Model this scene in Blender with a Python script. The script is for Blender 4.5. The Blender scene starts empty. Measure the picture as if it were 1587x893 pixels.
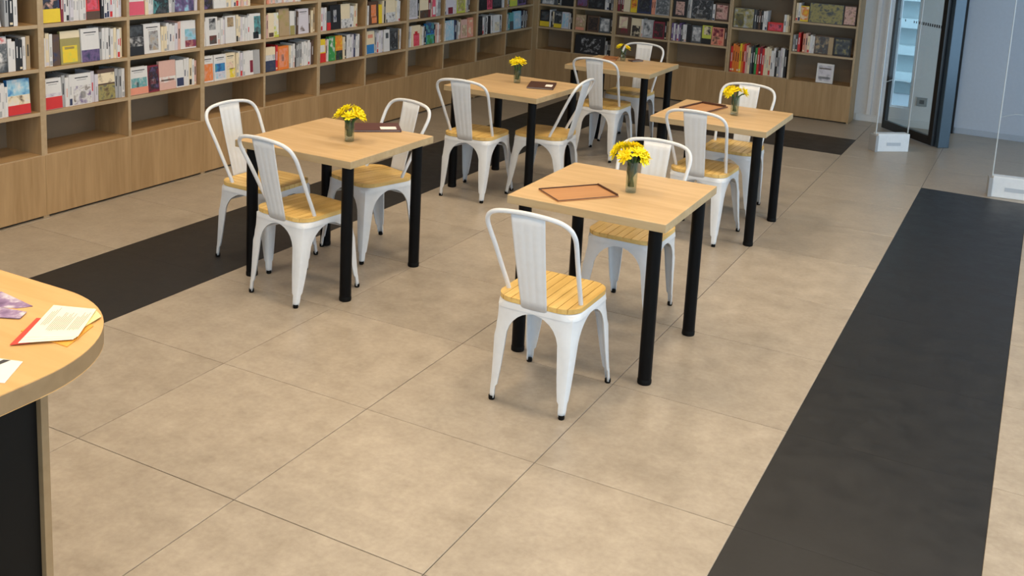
import bpy, bmesh, math, random
from mathutils import Vector, Matrix

random.seed(11)
scene = bpy.context.scene
COL = scene.collection

# ------------------------------------------------------------------ camera
YAW, PITCH, ROLL = -0.466581, 0.178845, 0.052324
cam_data = bpy.data.cameras.new('camera')
cam_data.sensor_width = 36.0
cam_data.lens = 1597.247 * 36.0 / 1587.0
cam_data.shift_x = -18.74 / 1587.0
cam_data.shift_y = -302.34 / 1587.0
cam_data.clip_start = 0.05
cam = bpy.data.objects.new('camera', cam_data)
COL.objects.link(cam)
_f = Vector((math.sin(YAW) * math.cos(PITCH), math.cos(YAW) * math.cos(PITCH), -math.sin(PITCH)))
_r = Vector((math.cos(YAW), -math.sin(YAW), 0))
_u = _r.cross(_f)
_r2 = _r * math.cos(ROLL) + _u * math.sin(ROLL)
_u2 = -_r * math.sin(ROLL) + _u * math.cos(ROLL)
_m = Matrix((_r2, _u2, -_f)).transposed().to_4x4()
_m.translation = Vector((3.0056, -2.4342, 2.0276))
cam.matrix_world = _m
scene.camera = cam

# ------------------------------------------------------------------ sky
world = bpy.data.worlds.new('sky')
scene.world = world
world.use_nodes = True
bg = world.node_tree.nodes['Background']
bg.inputs[0].default_value = (0.64, 0.82, 1.0, 1)
bg.inputs[1].default_value = 3.7

# ------------------------------------------------------------------ daylight portals (the storefront glazing)
ROOM_X0, ROOM_X1, ROOM_Y0, ROOM_Y1, ROOM_Z = -2.64, 5.4, -4.2, 8.66, 3.0
STORE_WINDOWS = [(-3.4, -0.8), (-0.4, 2.2), (2.6, 5.2), (5.6, 8.2)]
for wy0, wy1 in STORE_WINDOWS:
    ld = bpy.data.lights.new('daylight_portal', 'AREA')
    ld.shape = 'RECTANGLE'
    ld.size = 2.5
    ld.size_y = wy1 - wy0
    ld.cycles.is_portal = True
    lo = bpy.data.objects.new('daylight_portal', ld)
    lo.location = (ROOM_X1 + 0.16, (wy0 + wy1) / 2, 1.35)
    lo.rotation_euler = (0, math.pi / 2, 0)
    COL.objects.link(lo)
FRONT_WINDOWS = [(-1.6, 1.4), (1.8, 4.8)]
for wx0, wx1 in FRONT_WINDOWS:
    ld = bpy.data.lights.new('daylight_portal', 'AREA')
    ld.shape = 'RECTANGLE'
    ld.size = wx1 - wx0
    ld.size_y = 2.5
    ld.cycles.is_portal = True
    lo = bpy.data.objects.new('daylight_portal', ld)
    lo.location = ((wx0 + wx1) / 2, ROOM_Y0 - 0.16, 1.35)
    lo.rotation_euler = (math.pi / 2, 0, 0)
    COL.objects.link(lo)

# ------------------------------------------------------------------ exposure
vs = scene.view_settings
vs.view_transform = 'Standard'
vs.look = 'None'
vs.gamma = 1.0
vs.use_curve_mapping = False
vs.exposure = 0.0
scene.cycles.use_denoising = True
LAMP_POWER = 16.5
LAMP_COLOR = (1.0, 0.80, 0.55)

# ================================================================== materials
MATS = {}


def new_mat(name):
    m = bpy.data.materials.new(name)
    m.use_nodes = True
    return m, m.node_tree, m.node_tree.nodes['Principled BSDF']


def plain(name, col, rough=0.5, metal=0.0, spec=0.5, coat=0.0):
    if name in MATS:
        return MATS[name]
    m, nt, b = new_mat(name)
    no = nt.nodes.new('ShaderNodeTexNoise')
    no.inputs['Scale'].default_value = 35
    no.inputs['Detail'].default_value = 3
    tc = nt.nodes.new('ShaderNodeTexCoord')
    nt.links.new(tc.outputs['Object'], no.inputs['Vector'])
    mx = nt.nodes.new('ShaderNodeMixRGB')
    mx.inputs[1].default_value = (*[c * 0.94 for c in col], 1)
    mx.inputs[2].default_value = (*[min(1, c * 1.05) for c in col], 1)
    nt.links.new(no.outputs['Fac'], mx.inputs[0])
    nt.links.new(mx.outputs[0], b.inputs['Base Color'])
    b.inputs['Roughness'].default_value = rough
    b.inputs['Metallic'].default_value = metal
    b.inputs['Specular IOR Level'].default_value = spec
    b.inputs['Coat Weight'].default_value = coat
    MATS[name] = m
    return m


def wood(name, c_dark, c_light, axis=1, scale=1.0, rough=0.45, stretch=14.0):
    """fine grain running along the given local axis"""
    if name in MATS:
        return MATS[name]
    m, nt, b = new_mat(name)
    tc = nt.nodes.new('ShaderNodeTexCoord')
    oi = nt.nodes.new('ShaderNodeObjectInfo')
    off = nt.nodes.new('ShaderNodeVectorMath')
    off.operation = 'MULTIPLY'
    off.inputs[1].default_value = (7.3, 5.1, 9.7)
    nt.links.new(oi.outputs['Random'], off.inputs[0])
    add = nt.nodes.new('ShaderNodeVectorMath')
    nt.links.new(tc.outputs['Object'], add.inputs[0])
    nt.links.new(off.outputs[0], add.inputs[1])
    mp = nt.nodes.new('ShaderNodeMapping')
    sc = [40.0 * scale] * 3
    sc[axis] = 40.0 * scale / stretch
    mp.inputs['Scale'].default_value = sc
    nt.links.new(add.outputs[0], mp.inputs['Vector'])
    n1 = nt.nodes.new('ShaderNodeTexNoise')
    n1.inputs['Scale'].default_value = 1.0
    n1.inputs['Detail'].default_value = 5
    n1.inputs['Distortion'].default_value = 0.6
    nt.links.new(mp.outputs[0], n1.inputs['Vector'])
    n2 = nt.nodes.new('ShaderNodeTexNoise')
    n2.inputs['Scale'].default_value = 0.22
    n2.inputs['Detail'].default_value = 2
    nt.links.new(mp.outputs[0], n2.inputs['Vector'])
    mixn = nt.nodes.new('ShaderNodeMath')
    mixn.operation = 'ADD'
    nt.links.new(n1.outputs['Fac'], mixn.inputs[0])
    nt.links.new(n2.outputs['Fac'], mixn.inputs[1])
    ramp = nt.nodes.new('ShaderNodeMapRange')
    ramp.inputs['From Min'].default_value = 0.7
    ramp.inputs['From Max'].default_value = 1.3
    nt.links.new(mixn.outputs[0], ramp.inputs['Value'])
    mx = nt.nodes.new('ShaderNodeMixRGB')
    mx.inputs[1].default_value = (*c_dark, 1)
    mx.inputs[2].default_value = (*c_light, 1)
    nt.links.new(ramp.outputs[0], mx.inputs[0])
    nt.links.new(mx.outputs[0], b.inputs['Base Color'])
    b.inputs['Roughness'].default_value = rough
    bp = nt.nodes.new('ShaderNodeBump')
    bp.inputs['Strength'].default_value = 0.08
    bp.inputs['Distance'].default_value = 0.002
    nt.links.new(n1.outputs['Fac'], bp.inputs['Height'])
    nt.links.new(bp.outputs[0], b.inputs['Normal'])
    MATS[name] = m
    return m


def stone(name, cols, rough_lo, rough_hi, var=0.05, spec=0.5):
    m, nt, b = new_mat(name)
    tc = nt.nodes.new('ShaderNodeTexCoord')
    oi = nt.nodes.new('ShaderNodeObjectInfo')
    off = nt.nodes.new('ShaderNodeVectorMath')
    off.operation = 'MULTIPLY'
    off.inputs[1].default_value = (37.3, 25.1, 0.0)
    nt.links.new(oi.outputs['Random'], off.inputs[0])
    add = nt.nodes.new('ShaderNodeVectorMath')
    nt.links.new(tc.outputs['Object'], add.inputs[0])
    nt.links.new(off.outputs[0], add.inputs[1])
    n1 = nt.nodes.new('ShaderNodeTexNoise')
    n1.inputs['Scale'].default_value = 7.5
    n1.inputs['Detail'].default_value = 8
    n1.inputs['Roughness'].default_value = 0.72
    nt.links.new(add.outputs[0], n1.inputs['Vector'])
    n2 = nt.nodes.new('ShaderNodeTexNoise')
    n2.inputs['Scale'].default_value = 45
    n2.inputs['Detail'].default_value = 4
    nt.links.new(add.outputs[0], n2.inputs['Vector'])
    s = nt.nodes.new('ShaderNodeMath')
    s.operation = 'MULTIPLY_ADD'
    s.inputs[1].default_value = 0.35
    nt.links.new(n2.outputs['Fac'], s.inputs[0])
    nt.links.new(n1.outputs['Fac'], s.inputs[2])
    m1 = nt.nodes.new('ShaderNodeMapRange')
    m1.inputs['From Min'].default_value = 0.42
    m1.inputs['From Max'].default_value = 0.95
    nt.links.new(s.outputs[0], m1.inputs['Value'])
    cr = nt.nodes.new('ShaderNodeMixRGB')
    cr.inputs[1].default_value = (*cols[0], 1)
    cr.inputs[2].default_value = (*cols[2], 1)
    nt.links.new(m1.outputs[0], cr.inputs[0])
    hv = nt.nodes.new('ShaderNodeHueSaturation')
    mr = nt.nodes.new('ShaderNodeMapRange')
    mr.inputs['To Min'].default_value = 1 - var
    mr.inputs['To Max'].default_value = 1 + var
    nt.links.new(oi.outputs['Random'], mr.inputs['Value'])
    nt.links.new(mr.outputs[0], hv.inputs['Value'])
    nt.links.new(cr.outputs[0], hv.inputs['Color'])
    nt.links.new(hv.outputs[0], b.inputs['Base Color'])
    rr = nt.nodes.new('ShaderNodeMapRange')
    rr.inputs['From Min'].default_value = 0.3
    rr.inputs['From Max'].default_value = 0.7
    rr.inputs['To Min'].default_value = rough_lo
    rr.inputs['To Max'].default_value = rough_hi
    nt.links.new(n1.outputs['Fac'], rr.inputs['Value'])
    nt.links.new(rr.outputs[0], b.inputs['Roughness'])
    b.inputs['Specular IOR Level'].default_value = spec
    MATS[name] = m
    return m


def glass(name, col=(1, 1, 1), gloss=0.1, tint=0.95, base=0.025):
    """thin clear pane: lets light through, mirrors a little"""
    m, nt, b = new_mat(name)
    nt.nodes.remove(b)
    out = nt.nodes['Material Output']
    tr = nt.nodes.new('ShaderNodeBsdfTransparent')
    tr.inputs[0].default_value = (col[0] * tint, col[1] * tint, col[2] * tint, 1)
    gl = nt.nodes.new('ShaderNodeBsdfGlossy')
    gl.inputs['Roughness'].default_value = 0.02
    lw = nt.nodes.new('ShaderNodeLayerWeight')
    lw.inputs['Blend'].default_value = 0.5
    pw = nt.nodes.new('ShaderNodeMath')
    pw.operation = 'POWER'
    pw.inputs[1].default_value = 4.0
    nt.links.new(lw.outputs['Facing'], pw.inputs[0])
    mul = nt.nodes.new('ShaderNodeMath')
    mul.operation = 'MULTIPLY_ADD'
    mul.inputs[1].default_value = gloss
    mul.inputs[2].default_value = base
    nt.links.new(pw.outputs[0], mul.inputs[0])
    mx = nt.nodes.new('ShaderNodeMixShader')
    nt.links.new(mul.outputs[0], mx.inputs[0])
    nt.links.new(tr.outputs[0], mx.inputs[1])
    nt.links.new(gl.outputs[0], mx.inputs[2])
    nt.links.new(mx.outputs[0], out.inputs['Surface'])
    MATS[name] = m
    return m


def picture(cols, scale=22.0):
    key = 'cover_picture_' + '_'.join('%d%d%d' % tuple(int(v * 99) for v in c) for c in cols)
    if key in MATS:
        return MATS[key]
    m, nt, b = new_mat(key)
    tc = nt.nodes.new('ShaderNodeTexCoord')
    oi = nt.nodes.new('ShaderNodeObjectInfo')
    off = nt.nodes.new('ShaderNodeVectorMath')
    off.operation = 'MULTIPLY'
    off.inputs[1].default_value = (31.0, 17.0, 23.0)
    nt.links.new(oi.outputs['Random'], off.inputs[0])
    add = nt.nodes.new('ShaderNodeVectorMath')
    nt.links.new(tc.outputs['Object'], add.inputs[0])
    nt.links.new(off.outputs[0], add.inputs[1])
    no = nt.nodes.new('ShaderNodeTexNoise')
    no.inputs['Scale'].default_value = scale
    no.inputs['Detail'].default_value = 6
    no.inputs['Distortion'].default_value = 0.3
    nt.links.new(add.outputs[0], no.inputs['Vector'])
    cr = nt.nodes.new('ShaderNodeValToRGB')
    els = cr.color_ramp.elements
    els[0].position = 0.3
    els[0].color = (*cols[0], 1)
    els[1].position = 0.68
    els[1].color = (*cols[-1], 1)
    if len(cols) > 2:
        e = els.new(0.5)
        e.color = (*cols[1], 1)
    nt.links.new(no.outputs['Fac'], cr.inputs[0])
    nt.links.new(cr.outputs[0], b.inputs['Base Color'])
    b.inputs['Roughness'].default_value = 0.45
    MATS[key] = m
    return m


M_TILE = stone('beige_stone_tile', [(0.265, 0.222, 0.175), (0.315, 0.262, 0.204), (0.42, 0.364, 0.298)], 0.29, 0.40)
M_DARK = stone('charcoal_stone_tile', [(0.012, 0.012, 0.013), (0.016, 0.016, 0.017), (0.021, 0.021, 0.022)], 0.34, 0.46, 0.03, 0.3)
M_GROUT = plain('grout', (0.055, 0.042, 0.03), 0.8)
OAK_D, OAK_L = (0.34, 0.21, 0.095), (0.46, 0.30, 0.15)
M_OAK_V = wood('oak_vertical_grain', OAK_D, OAK_L, 2)
M_OAK_X = wood('oak_shelf_grain', OAK_D, OAK_L, 0)
M_OAK_EDGE = wood('oak_edge_banding', (0.42, 0.30, 0.17), (0.50, 0.37, 0.23), 0)
M_OAK_BACK = plain('oak_back_panel', (0.28, 0.20, 0.125), 0.6)
M_TOP = wood('table_oak', (0.48, 0.315, 0.15), (0.61, 0.425, 0.23), 0, 0.8, 0.38, 9.0)
M_TOPEDGE = wood('table_oak_edge', (0.40, 0.29, 0.155), (0.50, 0.38, 0.22), 0, 0.8, 0.45, 9.0)
M_SEAT = wood('seat_wood', (0.56, 0.35, 0.10), (0.78, 0.55, 0.20), 1, 1.0, 0.4)
M_WHITE = plain('white_powder_coat', (0.68, 0.70, 0.73), 0.3)
M_BLACKM = plain('black_metal', (0.003, 0.003, 0.0035), 0.42, spec=0.12)
M_RUBBER = plain('black_rubber', (0.004, 0.004, 0.004), 0.6, spec=0.15)
M_WALL = plain('white_wall_paint', (0.72, 0.72, 0.73), 0.7)
M_CEIL = plain('grey_ceiling_paint', (0.30, 0.30, 0.30), 0.8)
M_BASEB = plain('white_skirting', (0.68, 0.69, 0.70), 0.5)
M_STEEL = plain('blue_grey_steel', (0.075, 0.11, 0.145), 0.3, 0.3)
M_BLACKF = plain('black_door_frame', (0.008, 0.009, 0.011), 0.35)
M_PANE = glass('door_glass', (0.95, 0.985, 0.99), 0.35)
M_ACRYL = glass('clear_acrylic', (0.98, 0.99, 1.0), 0.2, 0.985, 0.008)
M_ACRED = plain('acrylic_edge', (0.60, 0.66, 0.70), 0.2)
M_PLAST = plain('white_plastic', (0.78, 0.80, 0.83), 0.4)
M_GREYPL = plain('grey_plastic', (0.35, 0.36, 0.38), 0.45)
M_BLACKP = plain('black_laminate', (0.006, 0.005, 0.004), 0.5, spec=0.15)
M_PAPER = plain('paper', (0.80, 0.77, 0.70), 0.7)
M_PAGES = plain('book_pages', (0.70, 0.65, 0.54), 0.8)

# ================================================================== mesh helpers


def link(name, me, mats, parent=None, loc=None):
    if not isinstance(mats, (list, tuple)):
        mats = [mats]
    for m in mats:
        me.materials.append(m)
    o = bpy.data.objects.new(name, me)
    COL.objects.link(o)
    if parent is not None:
        o.parent = parent
    if loc is not None:
        o.location = loc
    return o


def to_mesh(bm, name, smooth=False, angle=None):
    me = bpy.data.meshes.new(name)
    bmesh.ops.recalc_face_normals(bm, faces=bm.faces)
    bm.to_mesh(me)
    bm.free()
    if smooth:
        for p in me.polygons:
            p.use_smooth = True
        if angle is not None:
            me.set_sharp_from_angle(angle=math.radians(angle))
    return me


def add_box(bm, x0, x1, y0, y1, z0, z1, mi=0, bevel=0.0):
    vs_ = [bm.verts.new((x, y, z)) for z in (z0, z1) for y in (y0, y1) for x in (x0, x1)]
    fs = []
    for idx in ((0, 1, 3, 2), (4, 6, 7, 5), (0, 4, 5, 1), (2, 3, 7, 6), (0, 2, 6, 4), (1, 5, 7, 3)):
        f = bm.faces.new([vs_[i] for i in idx])
        f.material_index = mi
        fs.append(f)
    if bevel > 0:
        es = list({e for f in fs for e in f.edges})
        bmesh.ops.bevel(bm, geom=es, offset=bevel, segments=2, affect='EDGES', profile=0.6, clamp_overlap=True, material=mi)
    return fs


def box(name, x0, x1, y0, y1, z0, z1, mat, parent=None, bevel=0.0):
    bm = bmesh.new()
    add_box(bm, x0, x1, y0, y1, z0, z1, 0, bevel)
    return link(name, to_mesh(bm, name), mat, parent)


def add_tube(bm, pts, r, seg=10, cap=True, mi=0):
    pts = [Vector(p) for p in pts]
    rs = r if isinstance(r, (list, tuple)) else [r] * len(pts)
    rings = []
    prev = None
    for i, p in enumerate(pts):
        t = (pts[min(i + 1, len(pts) - 1)] - pts[max(i - 1, 0)]).normalized()
        if prev is None:
            a = Vector((0, 0, 1)) if abs(t.z) < 0.9 else Vector((1, 0, 0))
            n = t.cross(a).normalized()
        else:
            n = (prev - t * prev.dot(t)).normalized()
        prev = n
        b = t.cross(n)
        rings.append([bm.verts.new(p + (n * math.cos(k * 2 * math.pi / seg) + b * math.sin(k * 2 * math.pi / seg)) * rs[i]) for k in range(seg)])
    for a, b_ in zip(rings, rings[1:]):
        for k in range(seg):
            f = bm.faces.new((a[k], a[(k + 1) % seg], b_[(k + 1) % seg], b_[k]))
            f.material_index = mi
    if cap:
        for ring in (rings[0], rings[-1]):
            f = bm.faces.new(ring)
            f.material_index = mi


def add_prism(bm, outline, z0, z1, mi=0, side_mi=None):
    bot = [bm.verts.new((x, y, z0)) for x, y in outline]
    top = [bm.verts.new((x, y, z1)) for x, y in outline]
    f = bm.faces.new(list(reversed(bot)))
    f.material_index = mi
    f = bm.faces.new(top)
    f.material_index = mi
    n = len(outline)
    for i in range(n):
        f = bm.faces.new((bot[i], bot[(i + 1) % n], top[(i + 1) % n], top[i]))
        f.material_index = mi if side_mi is None else side_mi


def add_lathe(bm, prof, seg=24, mi=0):
    rings = []
    for r, z in prof:
        if r < 1e-5:
            rings.append([bm.verts.new((0, 0, z))])
        else:
            rings.append([bm.verts.new((r * math.cos(k * 2 * math.pi / seg), r * math.sin(k * 2 * math.pi / seg), z)) for k in range(seg)])
    for a, b in zip(rings, rings[1:]):
        for k in range(seg):
            va = [a[k % len(a)], a[(k + 1) % len(a)]] if len(a) > 1 else [a[0]]
            vb = [b[(k + 1) % len(b)], b[k % len(b)]] if len(b) > 1 else [b[0]]
            f = bm.faces.new(va + vb)
            f.material_index = mi


def rounded_rect(hx, hy, r, n=6):
    pts = []
    for cx, cy, a0 in ((hx - r, hy - r, 0), (-hx + r, hy - r, 90), (-hx + r, -hy + r, 180), (hx - r, -hy + r, 270)):
        for k in range(n + 1):
            a = math.radians(a0 + 90 * k / n)
            pts.append((cx + r * math.cos(a), cy + r * math.sin(a)))
    return pts


def thing(name, label, cat, loc=(0, 0, 0), rz=0.0, group=None):
    o = bpy.data.objects.new(name, None)
    o.empty_display_size = 0.1
    COL.objects.link(o)
    o.location = loc
    o.rotation_euler = (0, 0, rz)
    tag(o, label, cat, group)
    return o


def tag(o, label, cat, group=None):
    o['label'] = label
    o['category'] = cat
    if group:
        o['group'] = group
    return o


def structure(o):
    o['kind'] = 'structure'
    return o


def copy_tree(src, parent=None):
    c = src.copy()
    COL.objects.link(c)
    c.parent = parent
    for ch in src.children:
        copy_tree(ch, c)
    return c


# ================================================================== room shell
TS = 0.76
GAP = 0.003
floor = structure(box('floor', ROOM_X0 - 0.1, ROOM_X1 + 0.1, ROOM_Y0 - 0.1, ROOM_Y1 + 0.1, -0.08, -0.004, M_GROUT))


def tile_mesh(w, d, flat=False):
    bm = bmesh.new()
    add_box(bm, -w / 2, w / 2, -d / 2, d / 2, -0.0045, 0.0, 0)
    es = [e for e in bm.edges if all(v.co.z > -0.001 for v in e.verts)]
    if not flat:
        bmesh.ops.bevel(bm, geom=es, offset=0.0012, segments=1, affect='EDGES')
    return to_mesh(bm, 'tile')


_tile_cache = {}


def lay_tile(x0, x1, y0, y1, mat, name):
    key = (round(x1 - x0, 3), round(y1 - y0, 3), mat.name)
    if key not in _tile_cache:
        g_ = 0.0006 if mat is M_DARK else GAP
        me = tile_mesh(x1 - x0 - g_, y1 - y0 - g_, mat is M_DARK)
        me.materials.append(mat)
        _tile_cache[key] = me
    o = bpy.data.objects.new(name, _tile_cache[key])
    COL.objects.link(o)
    o.parent = floor
    o.location = ((x0 + x1) / 2, (y0 + y1) / 2, 0)


xcuts = [ROOM_X0] + [k * TS for k in range(-3, 8)] + [ROOM_X1]
ycuts = [ROOM_Y0] + [k * TS for k in range(-5, 12)] + [ROOM_Y1]
for i in range(len(xcuts) - 1):
    for j in range(len(ycuts) - 1):
        x0, x1, y0, y1 = xcuts[i], xcuts[i + 1], ycuts[j], ycuts[j + 1]
        xm, ym = (x0 + x1) / 2, (y0 + y1) / 2
        dark = False
        if -1.52 < xm < -0.76 and ym < 7.6:
            dark = True
        if -1.52 < xm < 1.52 and 6.84 < ym < 7.6:
            dark = True
        if 2.28 < xm < 3.04 and ym < 6.08:
            dark = True
        lay_tile(x0, x1, y0, y1, M_DARK if dark else M_TILE, 'dark_tile' if dark else 'tile')

structure(box('wall_left', ROOM_X0 - 0.15, ROOM_X0, ROOM_Y0 - 0.15, ROOM_Y1 + 0.15, -0.08, ROOM_Z, M_WALL))
bm = bmesh.new()
xs_ = [ROOM_X0] + [v for w in FRONT_WINDOWS for v in w] + [ROOM_X1]
for k in range(0, len(xs_), 2):
    add_box(bm, xs_[k], xs_[k + 1], ROOM_Y0 - 0.15, ROOM_Y0, -0.08, ROOM_Z)
for a, b in FRONT_WINDOWS:
    add_box(bm, a, b, ROOM_Y0 - 0.15, ROOM_Y0, -0.08, 0.10)
    add_box(bm, a, b, ROOM_Y0 - 0.15, ROOM_Y0, 2.6, ROOM_Z)
structure(link('wall_front', to_mesh(bm, 'wall_front'), M_WALL))
structure(box('ceiling', ROOM_X0 - 0.15, ROOM_X1 + 0.15, ROOM_Y0 - 0.15, ROOM_Y1 + 0.15, ROOM_Z, ROOM_Z + 0.12, M_CEIL))
# back wall with one tall narrow window beside the door
WX0, WX1, WZ0, WZ1 = 1.655, 1.845, 0.185, 2.3
bm = bmesh.new()
add_box(bm, ROOM_X0, WX0, ROOM_Y1, ROOM_Y1 + 0.15, -0.08, ROOM_Z)
add_box(bm, WX1, 2.276, ROOM_Y1, ROOM_Y1 + 0.15, -0.08, ROOM_Z)
add_box(bm, 2.276, ROOM_X1, ROOM_Y1, ROOM_Y1 + 0.15, -0.08, ROOM_Z, 1)
add_box(bm, WX0, WX1, ROOM_Y1, ROOM_Y1 + 0.15, -0.08, WZ0)
add_box(bm, WX0, WX1, ROOM_Y1, ROOM_Y1 + 0.15, WZ1, ROOM_Z)
structure(link('wall_back', to_mesh(bm, 'wall_back'), [M_WALL, plain('blue_grey_wall', (0.50, 0.53, 0.60), 0.55)]))  # second slot: flat blue-grey tone for the stretch beyond the black trim
# right wall with storefront openings
bm = bmesh.new()
ys = [ROOM_Y0 - 0.15] + [v for w in STORE_WINDOWS for v in w] + [ROOM_Y1 + 0.15]
for k in range(0, len(ys), 2):
    add_box(bm, ROOM_X1, ROOM_X1 + 0.15, ys[k], ys[k + 1], -0.08, ROOM_Z)
for a, b in STORE_WINDOWS:
    add_box(bm, ROOM_X1, ROOM_X1 + 0.15, a, b, -0.08, 0.10)
    add_box(bm, ROOM_X1, ROOM_X1 + 0.15, a, b, 2.6, ROOM_Z)
structure(link('wall_right', to_mesh(bm, 'wall_right'), M_WALL))


def window(n, axis, a, b, z0, z1, face):
    """framed single pane in a wall; axis 'x': pane in the plane x=face, spanning y a..b"""
    w = bpy.data.objects.new('window_%d' % n, None)
    COL.objects.link(w)
    structure(w)

    def bx(name, u0, u1, zz0, zz1, t, mat):
        if axis == 'x':
            return box(name, face - t, face + t, u0, u1, zz0, zz1, mat, w)
        return box(name, u0, u1, face - t, face + t, zz0, zz1, mat, w)
    f = 0.012 if b - a < 1 else 0.04
    fm = M_PLAST if b - a < 1 else M_BLACKF
    bx('window_frame', a, b, z0, z0 + f, 0.03, fm)
    bx('window_frame', a, b, z1 - f, z1, 0.03, fm)
    bx('window_frame', a, a + f, z0 + f, z1 - f, 0.03, fm)
    bx('window_frame', b - f, b, z0 + f, z1 - f, 0.03, fm)
    bx('pane', a + f, b - f, z0 + f, z1 - f, 0.003, M_PANE)


window(1, 'y', WX0, WX1, WZ0, WZ1, ROOM_Y1 + 0.08)
for k, (a, b) in enumerate(STORE_WINDOWS):
    window(k + 2, 'x', a, b, 0.10, 2.6, ROOM_X1 + 0.08)
for k, (a, b) in enumerate(FRONT_WINDOWS):
    window(k + 6, 'y', a, b, 0.10, 2.6, ROOM_Y0 - 0.08)

# skirting along the back wall
bm = bmesh.new()
add_box(bm, 1.33, 2.245, ROOM_Y1 - 0.012, ROOM_Y1, 0, 0.075, 0, 0.003)
add_box(bm, 2.30, ROOM_X1, ROOM_Y1 - 0.012, ROOM_Y1, 0, 0.06, 1, 0.003)
structure(link('baseboard_back', to_mesh(bm, 'baseboard_back'), [M_BASEB, plain('blue_grey_skirting', (0.40, 0.43, 0.49), 0.5)]))
# vertical reveals on the white wall between bookcase and door
structure(box('trim_1', 1.44, 1.475, ROOM_Y1 - 0.03, ROOM_Y1, 0.075, ROOM_Z, M_WALL))
structure(box('trim_2', 1.54, 1.565, ROOM_Y1 - 0.03, ROOM_Y1, 0.075, ROOM_Z, M_WALL))
structure(box('trim_3', 2.262, 2.292, ROOM_Y1 - 0.05, ROOM_Y1, 0.0, ROOM_Z, M_BLACKF))

# the pale building front across the lane, seen through the narrow window
M_FACADE = plain('pale_render', (0.36, 0.44, 0.45), 0.8)
fac = thing('opposite_building', 'pale building front seen through the narrow window behind the glass door', 'building', (0, 12.2, -0.2))
box('facade', -4, 3.4, 0, 0.4, 0, 6.0, M_FACADE, fac)
for k in range(16):
    box('ledge', -4, 3.4, -0.14, -0.001, 0.18 + k * 0.36, 0.30 + k * 0.36, plain('white_ledge', (0.52, 0.60, 0.60), 0.7), fac)
box('trim_6', -6, 8, ROOM_Y1 + 0.2, 12.7, -0.3, -0.2, plain('grey_paving', (0.35, 0.38, 0.40), 0.8))['kind'] = 'structure'

# ------------------------------------------------------------------ glazed door leaf standing open, and its post
DA, DB = Vector((1.651, 8.382, 0)), Vector((2.188, 7.777, 0))
DW = (DB - DA).length
door = bpy.data.objects.new('door_1', None)
COL.objects.link(door)
structure(door)
door.location = DA
door.rotation_euler = (0, 0, math.atan2(DB.y - DA.y, DB.x - DA.x))
DH = 2.3
box('door_stile', 0, 0.042, -0.02, 0.02, 0.012, DH, M_BLACKF, door, 0.003)
box('door_stile', DW - 0.06, DW, -0.02, 0.02, 0.012, DH, M_BLACKF, door, 0.003)
box('door_rail', 0.042, DW - 0.06, -0.02, 0.02, 0.012, 0.095, M_BLACKF, door, 0.003)
box('door_rail', 0.042, DW - 0.06, -0.02, 0.02, DH - 0.08, DH, M_BLACKF, door, 0.003)
box('pane', 0.042, DW - 0.06, -0.004, 0.004, 0.095, DH - 0.08, M_PANE, door)
# row of small black manifestation marks on the glass
bm = bmesh.new()
x = 0.39
while x < DW - 0.07:
    add_box(bm, x, x + 0.017, -0.0065, -0.0045, 1.112, 1.140)
    x += 0.0335
for x in (0.07, 0.17, 0.31, 0.345):
    add_box(bm, x, x + 0.014, -0.0065, -0.0045, 1.114, 1.134)
o = link('glass_marking', to_mesh(bm, 'glass_marking'), plain('marking_black', (0.03, 0.035, 0.04), 0.5), door)
post = structure(box('trim_4', 0.0, 0.115, -0.05, 0.05, 0.0, ROOM_Z, M_STEEL, None, 0.006))
post.location = (2.205, 7.80, 0)
post.rotation_euler = (0, 0, math.radians(40))

# socket on the wall seen through the glass
so = thing('wall_socket', 'grey square wall socket low on the white wall behind the glass door', 'socket', (1.965, ROOM_Y1, 0.275))
box('back_plate', -0.05, 0.05, -0.012, 0.0, -0.045, 0.045, plain('socket_grey', (0.30, 0.32, 0.33), 0.5), so, 0.003)
box('socket_insert', -0.022, 0.022, -0.016, -0.0125, -0.02, 0.02, plain('socket_dark', (0.10, 0.11, 0.12), 0.5), so, 0.002)

# ------------------------------------------------------------------ ceiling lamps
bm = bmesh.new()
add_box(bm, -0.31, 0.31, -0.31, 0.31, -0.045, 0.0, 0, 0.004)
me_lf = to_mesh(bm, 'lamp_frame')
me_lf.materials.append(M_PLAST)
bm = bmesh.new()
add_box(bm, -0.285, 0.285, -0.285, 0.285, -0.049, -0.0455, 0)
me_ld = to_mesh(bm, 'lamp_diffuser')
mm, nt, b = new_mat('lamp_diffuser_glow')
b.inputs['Base Color'].default_value = (0.8, 0.8, 0.8, 1)
b.inputs['Emission Color'].default_value = (*LAMP_COLOR, 1)
b.inputs['Emission Strength'].default_value = 2.5
me_ld.materials.append(mm)
for lx in (-1.15, 0.55, 2.25, 3.95):
    for ly in (-2.6, -0.5, 1.6, 3.7, 5.8):
        if ly > 5 and lx != 0.55:
            continue
        t = thing('ceiling_lamp', 'square white ceiling light panel above the reading area', 'ceiling lamp', (lx, ly, ROOM_Z), 0, 'ceiling light panels')
        for nm, me in (('lamp_frame', me_lf), ('diffuser', me_ld)):
            o = bpy.data.objects.new(nm, me)
            COL.objects.link(o)
            o.parent = t
        ld = bpy.data.lights.new('lamp_light', 'AREA')
        ld.shape = 'SQUARE'
        ld.size = 0.56
        ld.energy = LAMP_POWER
        ld.spread = math.radians(140)
        ld.color = LAMP_COLOR
        lo = bpy.data.objects.new('lamp_light', ld)
        COL.objects.link(lo)
        lo.parent = t
        lo.location = (0, 0, -0.055)

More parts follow.
